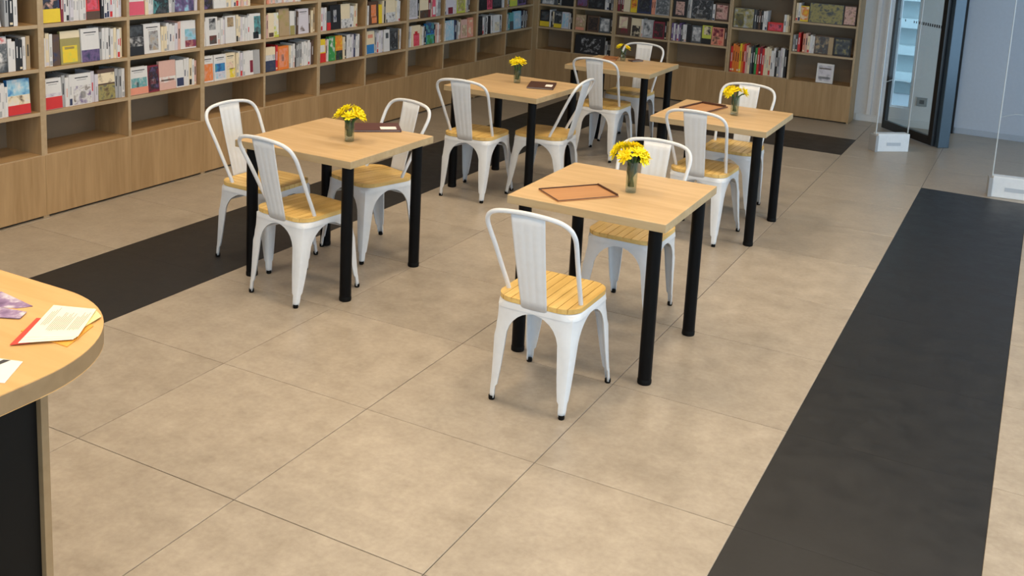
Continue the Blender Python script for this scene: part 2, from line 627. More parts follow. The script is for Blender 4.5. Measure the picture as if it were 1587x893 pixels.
# ================================================================== bookcases
BX, BY = -2.306, 8.35            # front planes
BACKX, BACKY = ROOM_X0, ROOM_Y1
BH = 2.0
TH = 0.022
COLW = 0.656
Y_FIRST = 1.687
ROWS = [0.395, 0.66, 0.925, 1.19, 1.455, 1.72]
ORD = ['first', 'second', 'third', 'fourth', 'fifth', 'sixth', 'seventh']


def bookcase(label, origin, rz, cols, depth, shelves_per_col, group=None):
    """origin: front bottom start corner; local x along the front, local y into the depth"""
    t = thing('bookcase', label, 'bookcase', origin, rz, group)
    W = sum(cols)
    mats = [M_OAK_V, M_OAK_EDGE]

    def panel(name, x0, x1, y0, y1, z0, z1, mat, edge=True):
        bm = bmesh.new()
        add_box(bm, x0, x1, y0, y1, z0, z1, 0)
        if edge:
            for f in bm.faces:
                f.normal_update()
                if abs(f.calc_center_median().y - y0) < 1e-5:
                    f.material_index = 1
        return link(name, to_mesh(bm, name), [mat, M_OAK_EDGE] if edge else [mat], t)
    panel('side_panel', 0, 0.02, 0, depth, 0.0, BH, M_OAK_V)
    panel('side_panel', W - 0.02, W, 0, depth, 0.0, BH, M_OAK_V)
    panel('back_panel', 0.02, W - 0.02, depth - 0.012, depth, 0.03, BH, M_OAK_BACK, False)
    panel('plinth', 0.02, W - 0.02, 0.03, 0.05, 0.0, 0.03, M_BLACKP, False)
    panel('top_panel', 0.02, W - 0.02, 0, depth - 0.012, BH - TH, BH, M_OAK_X)
    x = 0
    for k, cw in enumerate(cols):
        a, b = x, x + cw
        x += cw
        if k > 0:
            panel('divider', a - 0.011, a + 0.011, 0.002, depth - 0.012, 0.395 - TH, BH - TH, M_OAK_V)
        ia = a + (0.02 if k == 0 else 0.011)
        ib = b - (0.02 if k == len(cols) - 1 else 0.011)
        for z in shelves_per_col[k]:
            panel('shelf', ia, ib, 0.002, depth - 0.012, z - TH, z, M_OAK_X)
        panel('base_panel', a + 0.0008, b - 0.0008, -0.005, 0.014, 0.014, 0.388, M_OAK_V, False)
    return t


LEFT_UNITS = []          # (start y, ordinal from the corner)
for u in range(7):
    LEFT_UNITS.append(Y_FIRST + COLW * 2 * (u - 2))
for u, y0 in enumerate(LEFT_UNITS):
    nth = len(LEFT_UNITS) - 1 - u
    ob = bookcase('oak bookcase unit on the long wall, %s from the corner' % ORD[nth], (BX, y0, 0), math.pi / 2,
                  [COLW, COLW], BX - BACKX - 0.004, [ROWS, ROWS])
# corner filler between the two runs
CORNER_Y = Y_FIRST + COLW * 10
structure(box('trim_5', BX - 0.02, BX, CORNER_Y + 0.002, BY + 0.02, 0.0, BH, M_OAK_V))
BACK_UNITS = [(-2.304, [0.464, 0.50]), (-1.338, [0.658, 0.672]), (-0.006, [0.658, 0.66])]
bookcase('narrow oak bookcase unit on the back wall touching the corner', (BACK_UNITS[0][0], BY, 0), 0, BACK_UNITS[0][1], BACKY - BY - 0.004, [ROWS, ROWS])
bookcase('middle oak bookcase unit of the back wall', (BACK_UNITS[1][0], BY, 0), 0, BACK_UNITS[1][1], BACKY - BY - 0.004, [ROWS, ROWS])
bookcase('oak bookcase unit at the end of the back wall next to the door', (BACK_UNITS[2][0], BY, 0), 0, BACK_UNITS[2][1], BACKY - BY - 0.004,
         [[0.395, 0.875, 1.26, 1.6], [0.385, 0.685, 1.005, 1.30, 1.62]])

# ================================================================== books
C = dict(w=(0.72, 0.70, 0.69), c=(0.78, 0.66, 0.46), k=(0.015, 0.015, 0.018), n=(0.03, 0.04, 0.10), r=(0.62, 0.03, 0.03), y=(0.80, 0.58, 0.03),
         g=(0.04, 0.28, 0.07), t=(0.10, 0.34, 0.36), b=(0.03, 0.20, 0.50), o=(0.75, 0.20, 0.03), d=(0.10, 0.055, 0.035), e=(0.40, 0.40, 0.41),
         p=(0.68, 0.42, 0.36), u=(0.16, 0.10, 0.24), m=(0.22, 0.02, 0.04), a=(0.42, 0.30, 0.17), l=(0.34, 0.29, 0.10), s=(0.64, 0.60, 0.66),
         q=(0.55, 0.58, 0.08), x=(0.07, 0.08, 0.09), v=(0.30, 0.55, 0.70), h=(0.70, 0.10, 0.16), j=(0.76, 0.30, 0.20))
CN = dict(w='white', c='cream', k='black', n='navy', r='red', y='yellow', g='green', t='teal', b='blue', o='orange', d='dark brown', e='grey', p='pink',
          u='purple', m='maroon', a='tan', l='olive', s='pale lilac', q='lime', x='charcoal', v='light blue', h='crimson', j='salmon')


def bmat(ch):
    return plain('book_' + CN[ch].replace(' ', '_'), C[ch], 0.45)


BOOKS = []


def make_book(frame, x, w, d, h, y, base, prints, face, label, group, lean=0.0, tilt=0.0, band=None):
    """x: left edge along the shelf; y: front setback; face: cover to the room, else spine"""
    bm = bmesh.new()
    mats = [bmat(base), M_PAGES]
    cvr = 0.0018
    if face:
        add_box(bm, 0, w, 0, cvr, 0, h, 0)
        add_box(bm, 0, w, d - cvr, d, 0, h, 0)
        add_box(bm, 0, cvr, cvr, d - cvr, 0, h, 0)
        add_box(bm, cvr, w - 0.003, cvr, d - cvr, 0.003, h - 0.003, 1)
    else:
        add_box(bm, 0, w, 0, cvr, 0, h, 0)
        add_box(bm, 0, cvr, cvr, d, 0, h, 0)
        add_box(bm, w - cvr, w, cvr, d, 0, h, 0)
        add_box(bm, cvr, w - cvr, cvr, d - 0.003, 0.003, h - 0.003, 1)
    for u0, v0, u1, v1, ink in prints:
        mt = picture([C[ch] for ch in ink[1:]]) if ink[0] == '*' else bmat(ink)
        if mt not in mats:
            mats.append(mt)
        vv = [bm.verts.new((u * w, -0.0005, v * h)) for u, v in ((u0, v0), (u1, v0), (u1, v1), (u0, v1))]
        f = bm.faces.new(vv)
        f.material_index = mats.index(mt)
    me = bpy.data.meshes.new('book')
    bm.normal_update()
    bm.to_mesh(me)
    bm.free()
    o = link('book', me, mats)
    fo, frz, z = frame
    ca, sa = math.cos(frz), math.sin(frz)
    o.location = (fo[0] + ca * x - sa * y, fo[1] + sa * x + ca * y, z + d * math.sin(tilt))
    o.rotation_euler = (Matrix.Rotation(frz, 3, 'Z') @ Matrix.Rotation(lean, 3, 'Y') @ Matrix.Rotation(-tilt, 3, 'X')).to_euler()
    tag(o, label, 'book', group)
    if band:
        bb = bmesh.new()
        add_box(bb, -0.0008, w + 0.0008, -0.0018, d + 0.0008, 0.002, h * band[0])
        link('paper_band', to_mesh(bb, 'paper_band'), bmat(band[1]), o)
    BOOKS.append(o)
    return o


def fill(frame, width, items, where, depth=0.27):
    """items: 'S:letters' spines, ('F', w, h, base, prints, words[, band]) covers, float gaps"""
    tot = 0
    for it in items:
        if isinstance(it, float):
            tot += it
        elif isinstance(it, str):
            tot += len(it.split(':')[1]) * 0.0215
        else:
            tot += it[1] + 0.004
    k = min(1.25, (width - 0.012) / tot) if tot > 0 else 1
    x = 0.006
    rnd = random.Random(where)
    for it in items:
        if isinstance(it, float):
            x += it * k
        elif isinstance(it, str):
            kind, letters = it.split(':')
            for ch in letters:
                t = 0.0205 * k * rnd.uniform(0.86, 1.08)
                h = rnd.uniform(0.172, 0.205) if kind == 'S' else rnd.uniform(0.27, 0.315)
                pr = []
                if ch in 'wcs':
                    ink = rnd.choice(['k', 'e', 'r', 'e', 'p', 'n', 's'])
                    a = rnd.uniform(0.25, 0.5)
                    pr.append((0.34, a, 0.66, a + rnd.uniform(0.2, 0.35), 'e' if rnd.random() < 0.6 else ink))
                    if rnd.random() < 0.45:
                        pr.append((0.1, 0.03, 0.9, rnd.uniform(0.12, 0.26), ink))
                else:
                    pr.append((0.34, 0.4, 0.66, 0.75, 'w' if ch in 'knxdmurbgt' else 'k'))
                    if rnd.random() < 0.4:
                        pr.append((0.15, 0.05, 0.85, 0.12, 'c'))
                lean = 0.0
                if kind == 'L':
                    lean = -0.16
                make_book(frame, x, t, rnd.uniform(0.125, 0.15), h, rnd.uniform(0.018, 0.03), ch, pr, False,
                          '%s book spine, %s' % (CN[ch], where), '%s spines, %s' % (CN[ch], where), lean)
                x += t + 0.001
        else:
            w, h, base, prints, words = it[1:6]
            w *= k
            band = it[6] if len(it) > 6 else None
            make_book(frame, x, w, rnd.uniform(0.018, 0.03), h, rnd.uniform(0.014, 0.024), base, prints, True,
                      '%s, %s' % (words, where), None, 0.0, 0.05, band)
            x += w + 0.004 * k


def F(w, h, base, prints, words, band=None):
    return ('F', w, h, base, prints, words, band)


title = [(0.15, 0.86, 0.85, 0.89, 'k'), (0.25, 0.79, 0.75, 0.815, 'e')]
LEFT = {
    1: {
        0: ['S:xwkwgwkdw', F(.12, .20, 'e', [(0, 0, 1, .6, '*ekw')], 'grey photo book'), 'S:ekwww', F(.142, .212, 'b', [(0, .55, 1, 1, '*bvw'), (0, .25, 1, .55, '*wcd')], 'blue sky book, red band', (.28, 'r')), .02],
        1: [F(.105, .19, 'w', title + [(.05, .42, .95, .52, '*usw')], 'white book, bright red band', (.4, 'r')), 'S:eww', F(.12, .195, 'w', title + [(.05, .02, .97, .62, '*uwd'), (.4, .2, .68, .42, 'w')], 'white book with purple pattern'), 'S:ss', F(.112, .2, 'd', [(0, .55, 1, .88, '*dcc'), (0, .02, 1, .5, '*dlx')], 'dark brown illustrated book'), 'S:eew'],
        2: [F(.132, .185, 'w', title + [(.1, .25, .95, .6, '*wte'), (.38, .2, .5, .45, 'k')], 'white-grey book with red band', (.26, 'j')), F(.08, .18, 'm', [(.05, .05, .95, .95, '*mku'), (.2, .3, .7, .5, '*wmw')], 'maroon black patterned book'), F(.125, .2, 'p', [(0, .25, 1, .45, '*cwp'), (.1, .3, .9, .36, 'd')], 'dusty pink landscape book'), F(.06, .19, 'w', [(.1, .05, .98, .35, 'n')], 'narrow white book with navy square'), 'S:wwcwp'],
        3: [F(.09, .19, 'w', title + [(.05, .05, .95, .7, '*jop')], 'white book with rust picture'), F(.105, .19, 'w', title + [(.08, .35, .9, .66, '*nbt'), (.08, .08, .9, .35, '*vsb')], 'white book with blue seascape'), F(.085, .19, 'c', title + [(.1, .35, .8, .65, '*dcp'), (.4, .03, .95, .4, '*qyw')], 'cream book with yellow corner'), 'S:cwsw', F(.08, .185, 'w', [(.6, .1, .95, .6, 'm')], 'white book with maroon stripe'), F(.06, .185, 'e', [], 'plain grey book')],
        4: [F(.115, .19, 'c', [(0, 0, 1, .45, '*xnx'), (0, .45, 1, .68, '*ewe')], 'cream book with slate grey picture'), 'S:r', F(.11, .185, 'o', [(.1, .1, .9, .9, '*ojo'), (.3, .35, .55, .65, 'p')], 'orange book'), 'S:cwwkeeewwwwsd'],
        5: [F(.07, .195, 'y', [(.1, .45, .9, .75, 'w')], 'yellow book with red lower half', (.4, 'r')), 'S:pw', F(.07, .205, 'g', [(.1, .05, .9, .95, '*ggw')], 'bright green book'), F(.075, .205, 'y', [(0, 0, 1, .38, '*gkx'), (0, .38, 1, 1, '*yoy')], 'ochre book with dark green base'), 'S:ckwwwsnww', F(.03, .18, 'd', [], 'thin dark brown book')],
        6: ['S:w', F(.1, .205, 'c', [(.2, .7, .8, .85, 'j'), (.05, .02, .95, .42, 'b')], 'peach book with blue square'), 'S:eswse', F(.07, .2, 'w', [(.3, .6, .8, .85, 'x')], 'white book with dark mark'), F(.11, .2, 'x', [(.1, .1, .9, .9, '*xke')], 'charcoal book with fine lettering'), 'S:aw'],
        7: ['S:kew', F(.13, .2, 'c', [(.2, .02, .85, .62, '*rhr'), (.35, .55, .65, .72, 'r')], 'cream book with red figure'), 'S:cwek', F(.12, .2, 'b', [(0, .5, 1, 1, '*bnt'), (0, 0, 1, .45, '*xgt')], 'deep blue book with teal band'), 'S:kpwpa'],
        8: ['S:kw', F(.13, .2, 'v', [(0, 0, 1, 1, '*svw')], 'pale blue book'), 'S:nkewa', F(.11, .19, 'p', [(.2, .1, .9, .7, '*pac')], 'pink book'), F(.09, .2, 'j', [(.05, .05, .9, .9, '*pjc')], 'salmon book')],
        9: [F(.11, .2, 'k', [(.1, .1, .9, .9, '*kkx')], 'black book'), 'S:wekw', F(.05, .19, 'k', [], 'thin black book'), 'S:we', F(.12, .19, 'w', [(.2, .1, .9, .6, '*wce')], 'white book with faint picture'), 'S:kw'],
        10: ['S:ewet', F(.07, .19, 't', [(0, 0, 1, .5, 'x')], 'teal book'), F(.14, .2, 'v', [(.1, .1, .9, .9, '*wvs')], 'pale blue and white book'), 'S:nkeked'],
    },
    2: {
        0: ['S:wewkwswk', F(.2, .21, 'e', [(0, .25, 1, .8, '*exw'), (0, 0, 1, .3, '*kxe'), (.3, .8, 1, .97, '*rwe')], 'large grey photo book'), 'S:wwkkwa', .02],
        1: ['S:wcw', F(.045, .19, 'd', [(0, .1, 1, .9, '*ndd')], 'thin dark brown book'), F(.125, .205, 'l', [(0, .78, 1, 1, 'c'), (.1, .05, .85, .55, '*qyy'), (.2, .45, .7, .52, 'w')], 'olive book with yellow bird'), F(.118, .21, 'w', title + [(0, 0, 1, .36, '*nun')], 'white book with navy lower third'), 'S:ewwewc', 'S:wc'],
        2: [F(.105, .2, 'k', [(0, .3, 1, .62, '*wke'), (.1, .65, .9, .95, '*kxk')], 'black and white photo book'), F(.12, .2, 'w', title + [(.3, .1, .85, .75, '*aed')], 'white book with tall sepia photo'), 'S:ccwwws', 'S:p', F(.12, .195, 'w', [(.3, .3, 1, .7, '*tve'), (.3, .05, 1, .3, '*ump')], 'white book with teal landscape')],
        3: ['S:w', F(.1, .205, 'w', [(.3, .55, .85, .95, '*xek'), (.3, .05, .9, .35, '*mdx')], 'white book with dark portrait'), 'S:wws', F(.09, .2, 'w', [(.2, .6, .8, .95, '*dax')], 'white book with small brown photo'), 'S:ccswww', F(.1, .2, 'w', [(.4, .2, 1, .9, '*xtw'), (.3, .05, .8, .3, 'k')], 'white book with slanted teal shape')],
        4: ['S:wp', F(.06, .19, 'c', [(.1, .03, .9, .2, 'd')], 'small cream book'), F(.05, .19, 'q', [(0, .1, 1, 1, '*qwc')], 'pale green book'), F(.11, .215, 'a', [(.02, .02, .98, .98, '*aal')], 'plain tan book'), F(.05, .19, 'w', [(0, 0, 1, .4, 'l')], 'white book with olive base'), 'S:ed', F(.12, .2, 's', title + [(.2, .1, .8, .35, '*dss')], 'pale pink book with line drawing'), 'S:dca'],
        5: ['S:wwsw', F(.04, .16, 'x', [(0, 0, 1, .4, 'r')], 'small black and red book'), F(.115, .205, 'k', [(.3, .3, .6, .8, '*ken')], 'black book with pale figure'), F(.1, .205, 'c', [(0, 0, 1, .38, '*xwe')], 'cream book with grey skyline'), 'S:wwcc'],
        6: ['S:ww', F(.12, .205, 'd', [(.25, .3, .75, .85, '*poj'), (.3, .05, .8, .35, '*oj')], 'dark book with orange figure'), F(.04, .17, 'y', [], 'yellow book'), 'S:ck', F(.12, .215, 'c', [(0, 0, 1, .42, '*kwe')], 'cream book with black white photo'), 'S:cww'],
        7: [F(.14, .2, 's', [(.1, .1, .9, .9, '*ses')], 'lilac grey book'), 'S:k', F(.12, .21, 'c', [(0, 0, 1, .35, '*kdx')], 'cream book with dark base'), 'S:mdp', F(.05, .19, 'h', [(.2, .1, .9, .5, 'w')], 'crimson book'), 'S:wee'],
        8: ['S:cw', F(.12, .2, 's', [(.2, .02, .8, .35, 'm')], 'lilac book with maroon spot'), 'S:ws', F(.13, .205, 'q', [(.1, .1, .9, .9, '*qlc')], 'yellow green book'), 'S:ced'],
        9: [F(.16, .2, 'k', [(.2, .2, .8, .8, '*kkx')], 'black book'), F(.09, .2, 'h', [(.1, .1, .9, .9, '*hmh')], 'crimson book'), F(.17, .2, 'k', [(.1, .1, .9, .9, '*kxk')], 'wide black book'), 'S:ew'],
        10: ['S:ewx', F(.14, .2, 'q', [(.1, .3, .9, .9, '*qyq')], 'lime book'), F(.16, .2, 'u', [(.1, .1, .9, .9, '*ukd')], 'dark purple book'), 'S:kd'],
    },
    3: {
        0: ['S:kxkwke', .05, 'L:xxkwwww', .02, 'S:ekw', .03],
        1: [F(.11, .2, 'n', [(.1, .4, .9, .95, '*nkp')], 'navy book with yellow paper band', (.42, 'y')), 'S:m', 'S:wwswwww', F(.09, .2, 'r', [(.1, .3, .9, .9, '*rhd'), (0, 0, 1, .25, 'd')], 'red book with brown base'), 'S:kwwswws'],
        2: [F(.11, .2, 'w', title, 'white book with crimson paper band', (.45, 'h')), 'S:cww', F(.1, .2, 't', [(0, 0, 1, .8, '*tkx')], 'teal and black book'), 'S:we', F(.14, .2, 'n', [(0, 0, 1, .9, '*nuv')], 'indigo book'), 'S:s'],
        3: [F(.08, .2, 'd', [(0, 0, 1, .9, '*dku')], 'dark brown book'), F(.1, .2, 'w', [(0, .2, 1, .9, '*uww')], 'white and purple book'), 'S:ccwcccpcwc'],
        4: ['S:pjpwpwswpwswwpwww'],
        5: ['S:wwrwwdww', F(.1, .2, 's', [], 'plain lilac book'), 'S:wwcwp'],
        6: ['S:wkwwewwpw', F(.1, .2, 'c', [], 'plain cream book'), 'S:wws'],
    },
}


def where_left(col, row):
    unit = (col + 3) // 2            # index into LEFT_UNITS
    nth = len(LEFT_UNITS) - 1 - unit
    side = 'left bay' if (col + 3) % 2 == 0 else 'right bay'
    rn = {1: 'lowest book row', 2: 'second book row', 3: 'third book row'}[row]
    return '%s, %s, %s long-wall bookcase from corner' % (rn, side, ORD[nth])


for row, cells in LEFT.items():
    for col, items in cells.items():
        y0 = Y_FIRST + COLW * (col - 1)
        left_in = 0.011 if (col + 3) % 2 else 0.02
        right_in = 0.02 if (col + 3) % 2 else 0.011
        fill(((BX, y0 + left_in), math.pi / 2, ROWS[row] + 0.0005), COLW - left_in - right_in, items, where_left(col, row))

BACKCELLS = [
    # x0, x1, z, items, where
    (-2.284, -1.851, .66, [F(.12, .19, 'k', [(.1, .4, .9, .9, '*kxd')], 'black book with yellow paper band', (.32, 'y')), 'S:wkc', F(.1, .19, 'x', [(.1, .3, .9, .9, '*xke')], 'dark book with yellow paper band', (.25, 'y')), F(.09, .19, 's', [(.1, .1, .9, .9, '*svw')], 'lavender book'), 'S:wk'], 'first bay after the corner, back wall'),
    (-2.284, -1.851, .925, [F(.2, .2, 'x', [(.1, 0, .8, .9, '*xew')], 'charcoal photo book'), 'S:ke', F(.14, .2, 'k', [], 'black book')], 'upper row of first bay after the corner, back wall'),
    (-1.829, -1.358, .66, [F(.11, .18, 'a', [(.05, .3, .9, .95, '*cap'), (.05, .02, .9, .2, 'j')], 'tan book'), .02, F(.13, .18, 'd', [(.1, .1, .9, .9, '*dkd')], 'dark brown book'), F(.12, .17, 'x', [(.1, .1, .9, .95, '*xew')], 'grey photo book'), 'S:k'], 'second bay after the corner, back wall'),
    (-1.829, -1.358, .925, [F(.12, .2, 'd', [(.1, .1, .9, .9, '*dum')], 'dark plum book'), F(.16, .2, 'k', [(.1, .1, .9, .9, '*kkx')], 'wide black book'), 'S:wwke'], 'upper row of second bay after the corner, back wall'),
    (-1.829, -1.358, .395, [.01, F(.32, .215, 'k', [(.2, .08, .85, .85, '*kkxe')], 'large black pale-patterned art book'), 'S:ekk'], 'bottom compartment of second bay after the corner, back wall'),
    (-1.318, -0.691, .66, [F(.17, .215, 'd', [(.15, .35, .75, .95, '*ccp'), (.3, .1, .8, .45, '*dm')], 'dark brown book with cream disc'), F(.12, .2, 'c', [(.1, 0, .9, .6, '*ckd')], 'cream book with dark tree'), 'S:w', F(.12, .2, 'e', [(.1, .1, .9, .9, '*wex')], 'grey and white animal book'), F(.13, .19, 'm', [(.1, .1, .9, .9, '*mkd')], 'maroon black book'), 'S:ka'], 'third bay after the corner, back wall'),
    (-1.318, -0.691, .925, ['S:mdm', F(.07, .2, 'c', [], 'cream book'), F(.07, .2, 'y', [(.1, .2, .9, .8, '*yok')], 'yellow book'), F(.15, .2, 'n', [(.1, .1, .9, .9, '*nkx')], 'navy dark book'), 'S:jj', F(.15, .2, 'e', [(.05, .05, .95, .95, '*exe')], 'wide grey book')], 'upper row of third bay after the corner, back wall'),
    (-0.669, -0.026, .66, ['S:uwuwuxw', 'S:w', F(.05, .19, 'k', [], 'thin black book'), F(.11, .19, 'x', [(.1, .1, .9, .9, '*xew')], 'black book with grey picture'), F(.1, .2, 'q', [(.2, .5, .9, .95, '*qck'), (0, 0, 1, .3, 'k')], 'green yellow book'), F(.13, .19, 'j', [(.1, .5, .9, .95, '*kmj'), (.1, .05, .9, .5, '*rjd')], 'red fruit book'), 'S:d'], 'fourth bay after the corner, back wall'),
    (-0.669, -0.026, .925, [F(.14, .21, 'k', [(.2, .1, .8, .8, '*kpd')], 'black book with pale figure'), 'S:ew', F(.2, .21, 'x', [(.05, .02, .95, .95, '*xke'), (.2, 0, .8, .25, '*wec')], 'dark landscape book'), 'S:w', F(.13, .19, 'd', [(.1, .1, .9, .9, '*dpm')], 'brown pink book')], 'upper row of fourth bay after the corner, back wall'),
    (0.014, 0.641, .395, ['T:roooyorpc', 'T:xkg', 'T:rmr', 'T:cccww', 'T:k', 'T:eswk'], 'bottom compartment beside the last bay, back wall'),
    (0.014, 0.641, .875, [F(.19, .21, 'x', [(.02, .02, .98, .98, '*xle'), (.1, .1, .5, .7, '*elx')], 'grey green photo book'), 'S:xkdk', 'S:ww', .01, F(.14, .09, 'r', [(.1, .1, .9, .8, '*rhk')], 'low red box book'), 'S:wca'], 'above the tall spines, back wall'),
    (0.663, 1.286, .685, ['S:exr', .02, 'S:jpcww', F(.15, .19, 'd', [(.05, .05, .75, .95, '*dxa'), (.75, 0, 1, .95, 'a')], 'brown picture book'), F(.14, .19, 'k', [(.1, .1, .9, .9, '*kxl')], 'black picture book')], 'middle row of last bay, back wall'),
    (0.663, 1.286, 1.005, ['S:cw', F(.07, .16, 'y', [(.05, .1, .95, .95, '*yoc')], 'amber yellow book'), F(.29, .2, 'x', [(.02, .02, .98, .98, '*xlx')], 'wide green landscape book'), F(.1, .2, 'd', [(.05, .05, .95, .95, '*dpa')], 'small brown book')], 'upper row of last bay, back wall'),
]
for x0, x1, z, items, where in BACKCELLS:
    fill(((x0, BY), 0.0, z + 0.0005), x1 - x0, items, where)
make_book(((0.663, BY), 0.0, 0.3855), 0.27, 0.17, 0.022, 0.20, 0.05, 'w', [(.1, .1, .9, .9, '*wse'), (.15, .2, .85, .32, 'e'), (.15, .7, .85, .78, 'a')], True,
          'white booklet leaning alone in the bookcase compartment next to the door', None, 0.0, 0.10)

# the 300 that show largest stay single books; the small and hidden rest become one mass
_inv = cam.matrix_world.inverted()


def local_matrix(o):
    return Matrix.Translation(o.location) @ o.rotation_euler.to_matrix().to_4x4()


KEEP = 300
if len(BOOKS) > KEEP:
    scored = []
    for o in BOOKS:
        m_ = local_matrix(o)
        pts = []
        for c_ in ((v.co) for v in o.data.vertices):
            p = _inv @ (m_ @ c_)
            pts.append((min(max(812.24 + 1597.247 * p.x / -p.z, 0), 1587), min(max(144.16 - 1597.247 * p.y / -p.z, 0), 893)))
        xs__, ys__ = [p[0] for p in pts], [p[1] for p in pts]
        scored.append(((max(xs__) - min(xs__)) * (max(ys__) - min(ys__)), o))
    scored.sort(key=lambda q_: -q_[0])
    mats_, V_, F_, MI_ = [], [], [], []
    for area, o in scored[KEEP:]:
        for ob in [o] + list(o.children):
            m_ = local_matrix(o)
            base = len(V_)
            V_ += [tuple(m_ @ v.co) for v in ob.data.vertices]
            for p in ob.data.polygons:
                F_.append([base + i_ for i_ in p.vertices])
                mt = ob.data.materials[p.material_index]
                if mt not in mats_:
                    mats_.append(mt)
                MI_.append(mats_.index(mt))
        for ch in list(o.children):
            bpy.data.objects.remove(ch)
        bpy.data.objects.remove(o)
    me = bpy.data.meshes.new('distant_books')
    me.from_pydata(V_, [], F_)
    me.polygons.foreach_set('material_index', MI_)
    me.update()
    o = link('distant_books', me, mats_)
    o['kind'] = 'stuff'
    tag(o, 'many more thin book spines filling the far and upper shelves', 'books')

# ================================================================== chairs
SEAT_Z = 0.452


def chair_proto():
    t = thing('cafe_chair', 'x', 'chair')
    # wooden seat from narrow planks
    bm = bmesh.new()
    hx, hy, r = 0.187, 0.187, 0.085
    npl = 9
    pw = 2 * hx / npl

    def half_len(xx):
        ax = abs(xx)
        if ax <= hx - r:
            return hy
        q = min(r, ax - (hx - r))
        return hy - r + math.sqrt(max(0, r * r - q * q))
    for i in range(npl):
        a, b = -hx + i * pw + 0.0016, -hx + (i + 1) * pw - 0.0016
        xs = [a + (b - a) * k / 5 for k in range(6)]
        out = [(xx, -half_len(xx)) for xx in xs] + [(xx, half_len(xx)) for xx in reversed(xs)]
        add_prism(bm, out, SEAT_Z - 0.020, SEAT_Z)
    add_prism(bm, rounded_rect(hx - 0.002, hy - 0.002, r), SEAT_Z - 0.0215, SEAT_Z - 0.006)
    link('seat', to_mesh(bm, 'seat'), M_SEAT, t)
    # pressed metal pan
    bm = bmesh.new()
    outer = rounded_rect(0.183, 0.183, 0.075)
    rows = [(outer, SEAT_Z - 0.0225), (rounded_rect(0.1855, 0.1855, 0.072), SEAT_Z - 0.028), (rounded_rect(0.186, 0.186, 0.062), SEAT_Z - 0.05)]
    rings = [[bm.verts.new((x, y, z)) for x, y in o_] for o_, z in rows]
    n = len(outer)
    for a, b in zip(rings, rings[1:]):
        for k in range(n):
            bm.faces.new((a[k], a[(k + 1) % n], b[(k + 1) % n], b[k]))
    inner = [bm.verts.new((x, y, SEAT_Z - 0.0225)) for x, y in rounded_rect(0.17, 0.17, 0.05)]
    for k in range(n):
        bm.faces.new((rings[0][k], rings[0][(k + 1) % n], inner[(k + 1) % n], inner[k]))
    bm.faces.new(inner)
    o = link('seat_pan', to_mesh(bm, 'seat_pan', True, 35), M_WHITE, t)
    # pressed sheet legs
    TOP = {(1, 1): (0.181, 0.181), (-1, 1): (-0.181, 0.181), (-1, -1): (-0.181, -0.181), (1, -1): (0.181, -0.181)}
    FOOT = {(1, 1): (0.203, 0.212), (-1, 1): (-0.203, 0.212), (-1, -1): (-0.170, -0.218), (1, -1): (0.170, -0.218)}
    HZ = SEAT_Z - 0.03

    def P(key, z):
        s = 1 - max(0.0, z) / HZ
        s = s ** 1.1
        a, b = Vector((*TOP[key], 0)), Vector((*FOOT[key], 0))
        p = a.lerp(b, s)
        p.z = z
        return p
    zt, zb = HZ - 0.022, 0.275
    prof = [(HZ, 0.185), (zt, 0.184)]
    for q_ in (0.97, 0.9, 0.78, 0.62, 0.42, 0.2, 0.0):
        prof.append((zb + (zt - zb) * q_, 0.185 - 0.126 * math.sqrt(1 - q_ * q_)))
    prof += [(0.22, 0.053), (0.16, 0.046), (0.11, 0.039), (0.072, 0.033), (0.062, 0.025), (0.03, 0.023), (0.01, 0.021)]
    for key in TOP:
        bm = bmesh.new()
        k1, k2 = (-key[0], key[1]), (key[0], -key[1])
        rows = []
        for z, w in prof:
            p = P(key, z)
            d1 = (P(k1, z) - p)
            d2 = (P(k2, z) - p)
            l1, l2 = d1.length / 2, d2.length / 2
            d1.normalize()
            d2.normalize()
            rr = min(0.045 if z > 0.3 else 0.018, w * 0.5)
            inn = -(d1 + d2)
            w1, w2 = min(w, l1), min(w, l2)
            bulge = 0.0
            row = [p + d1 * w1, p + d1 * (w1 * 0.6 + rr * 0.4), p + d1 * rr, p + (d1 + d2) * rr * 0.29, p + d2 * rr, p + d2 * (w2 * 0.6 + rr * 0.4), p + d2 * w2]
            # returned lip along both free edges
            lip = 0.007 if z < HZ - 0.02 else 0.003
            row = [row[0] + d2 * lip] + row + [row[-1] + d1 * lip]
            rows.append([bm.verts.new(v) for v in row])
        for a, b in zip(rows, rows[1:]):
            for k in range(len(a) - 1):
                bm.faces.new((a[k], a[k + 1], b[k + 1], b[k]))
        lg = link('leg', to_mesh(bm, 'leg', True, 40), M_WHITE, t)
        md = lg.modifiers.new('sheet', 'SOLIDIFY')
        md.thickness = 0.002
        md.offset = 0
        bm = bmesh.new()
        p0 = P(key, 0)
        c1 = (P(k1, 0) - p0).normalized() + (P(k2, 0) - p0).normalized()
        c = p0 + c1 * 0.010
        add_tube(bm, [(c.x, c.y, 0.0), (c.x, c.y, 0.004), (c.x, c.y, 0.018)], [0.012, 0.0135, 0.0135], 10)
        link('foot_cap', to_mesh(bm, 'foot_cap', True, 40), M_RUBBER, lg)
    # crossed braces under the seat
    bm = bmesh.new()
    for sgn in (1, -1):
        a, b = P((1, sgn), 0.335), P((-1, -sgn), 0.335)
        d = (b - a).normalized()
        a, b = a + d * 0.02, b - d * 0.02
        mid = (a + b) / 2
        mid.z += 0.03
        add_tube(bm, [a, a.lerp(mid, .5) + Vector((0, 0, .012)), mid, mid.lerp(b, .5) + Vector((0, 0, .012)), b], 0.006, 6)
    link('cross_brace', to_mesh(bm, 'cross_brace', True), M_WHITE, t)
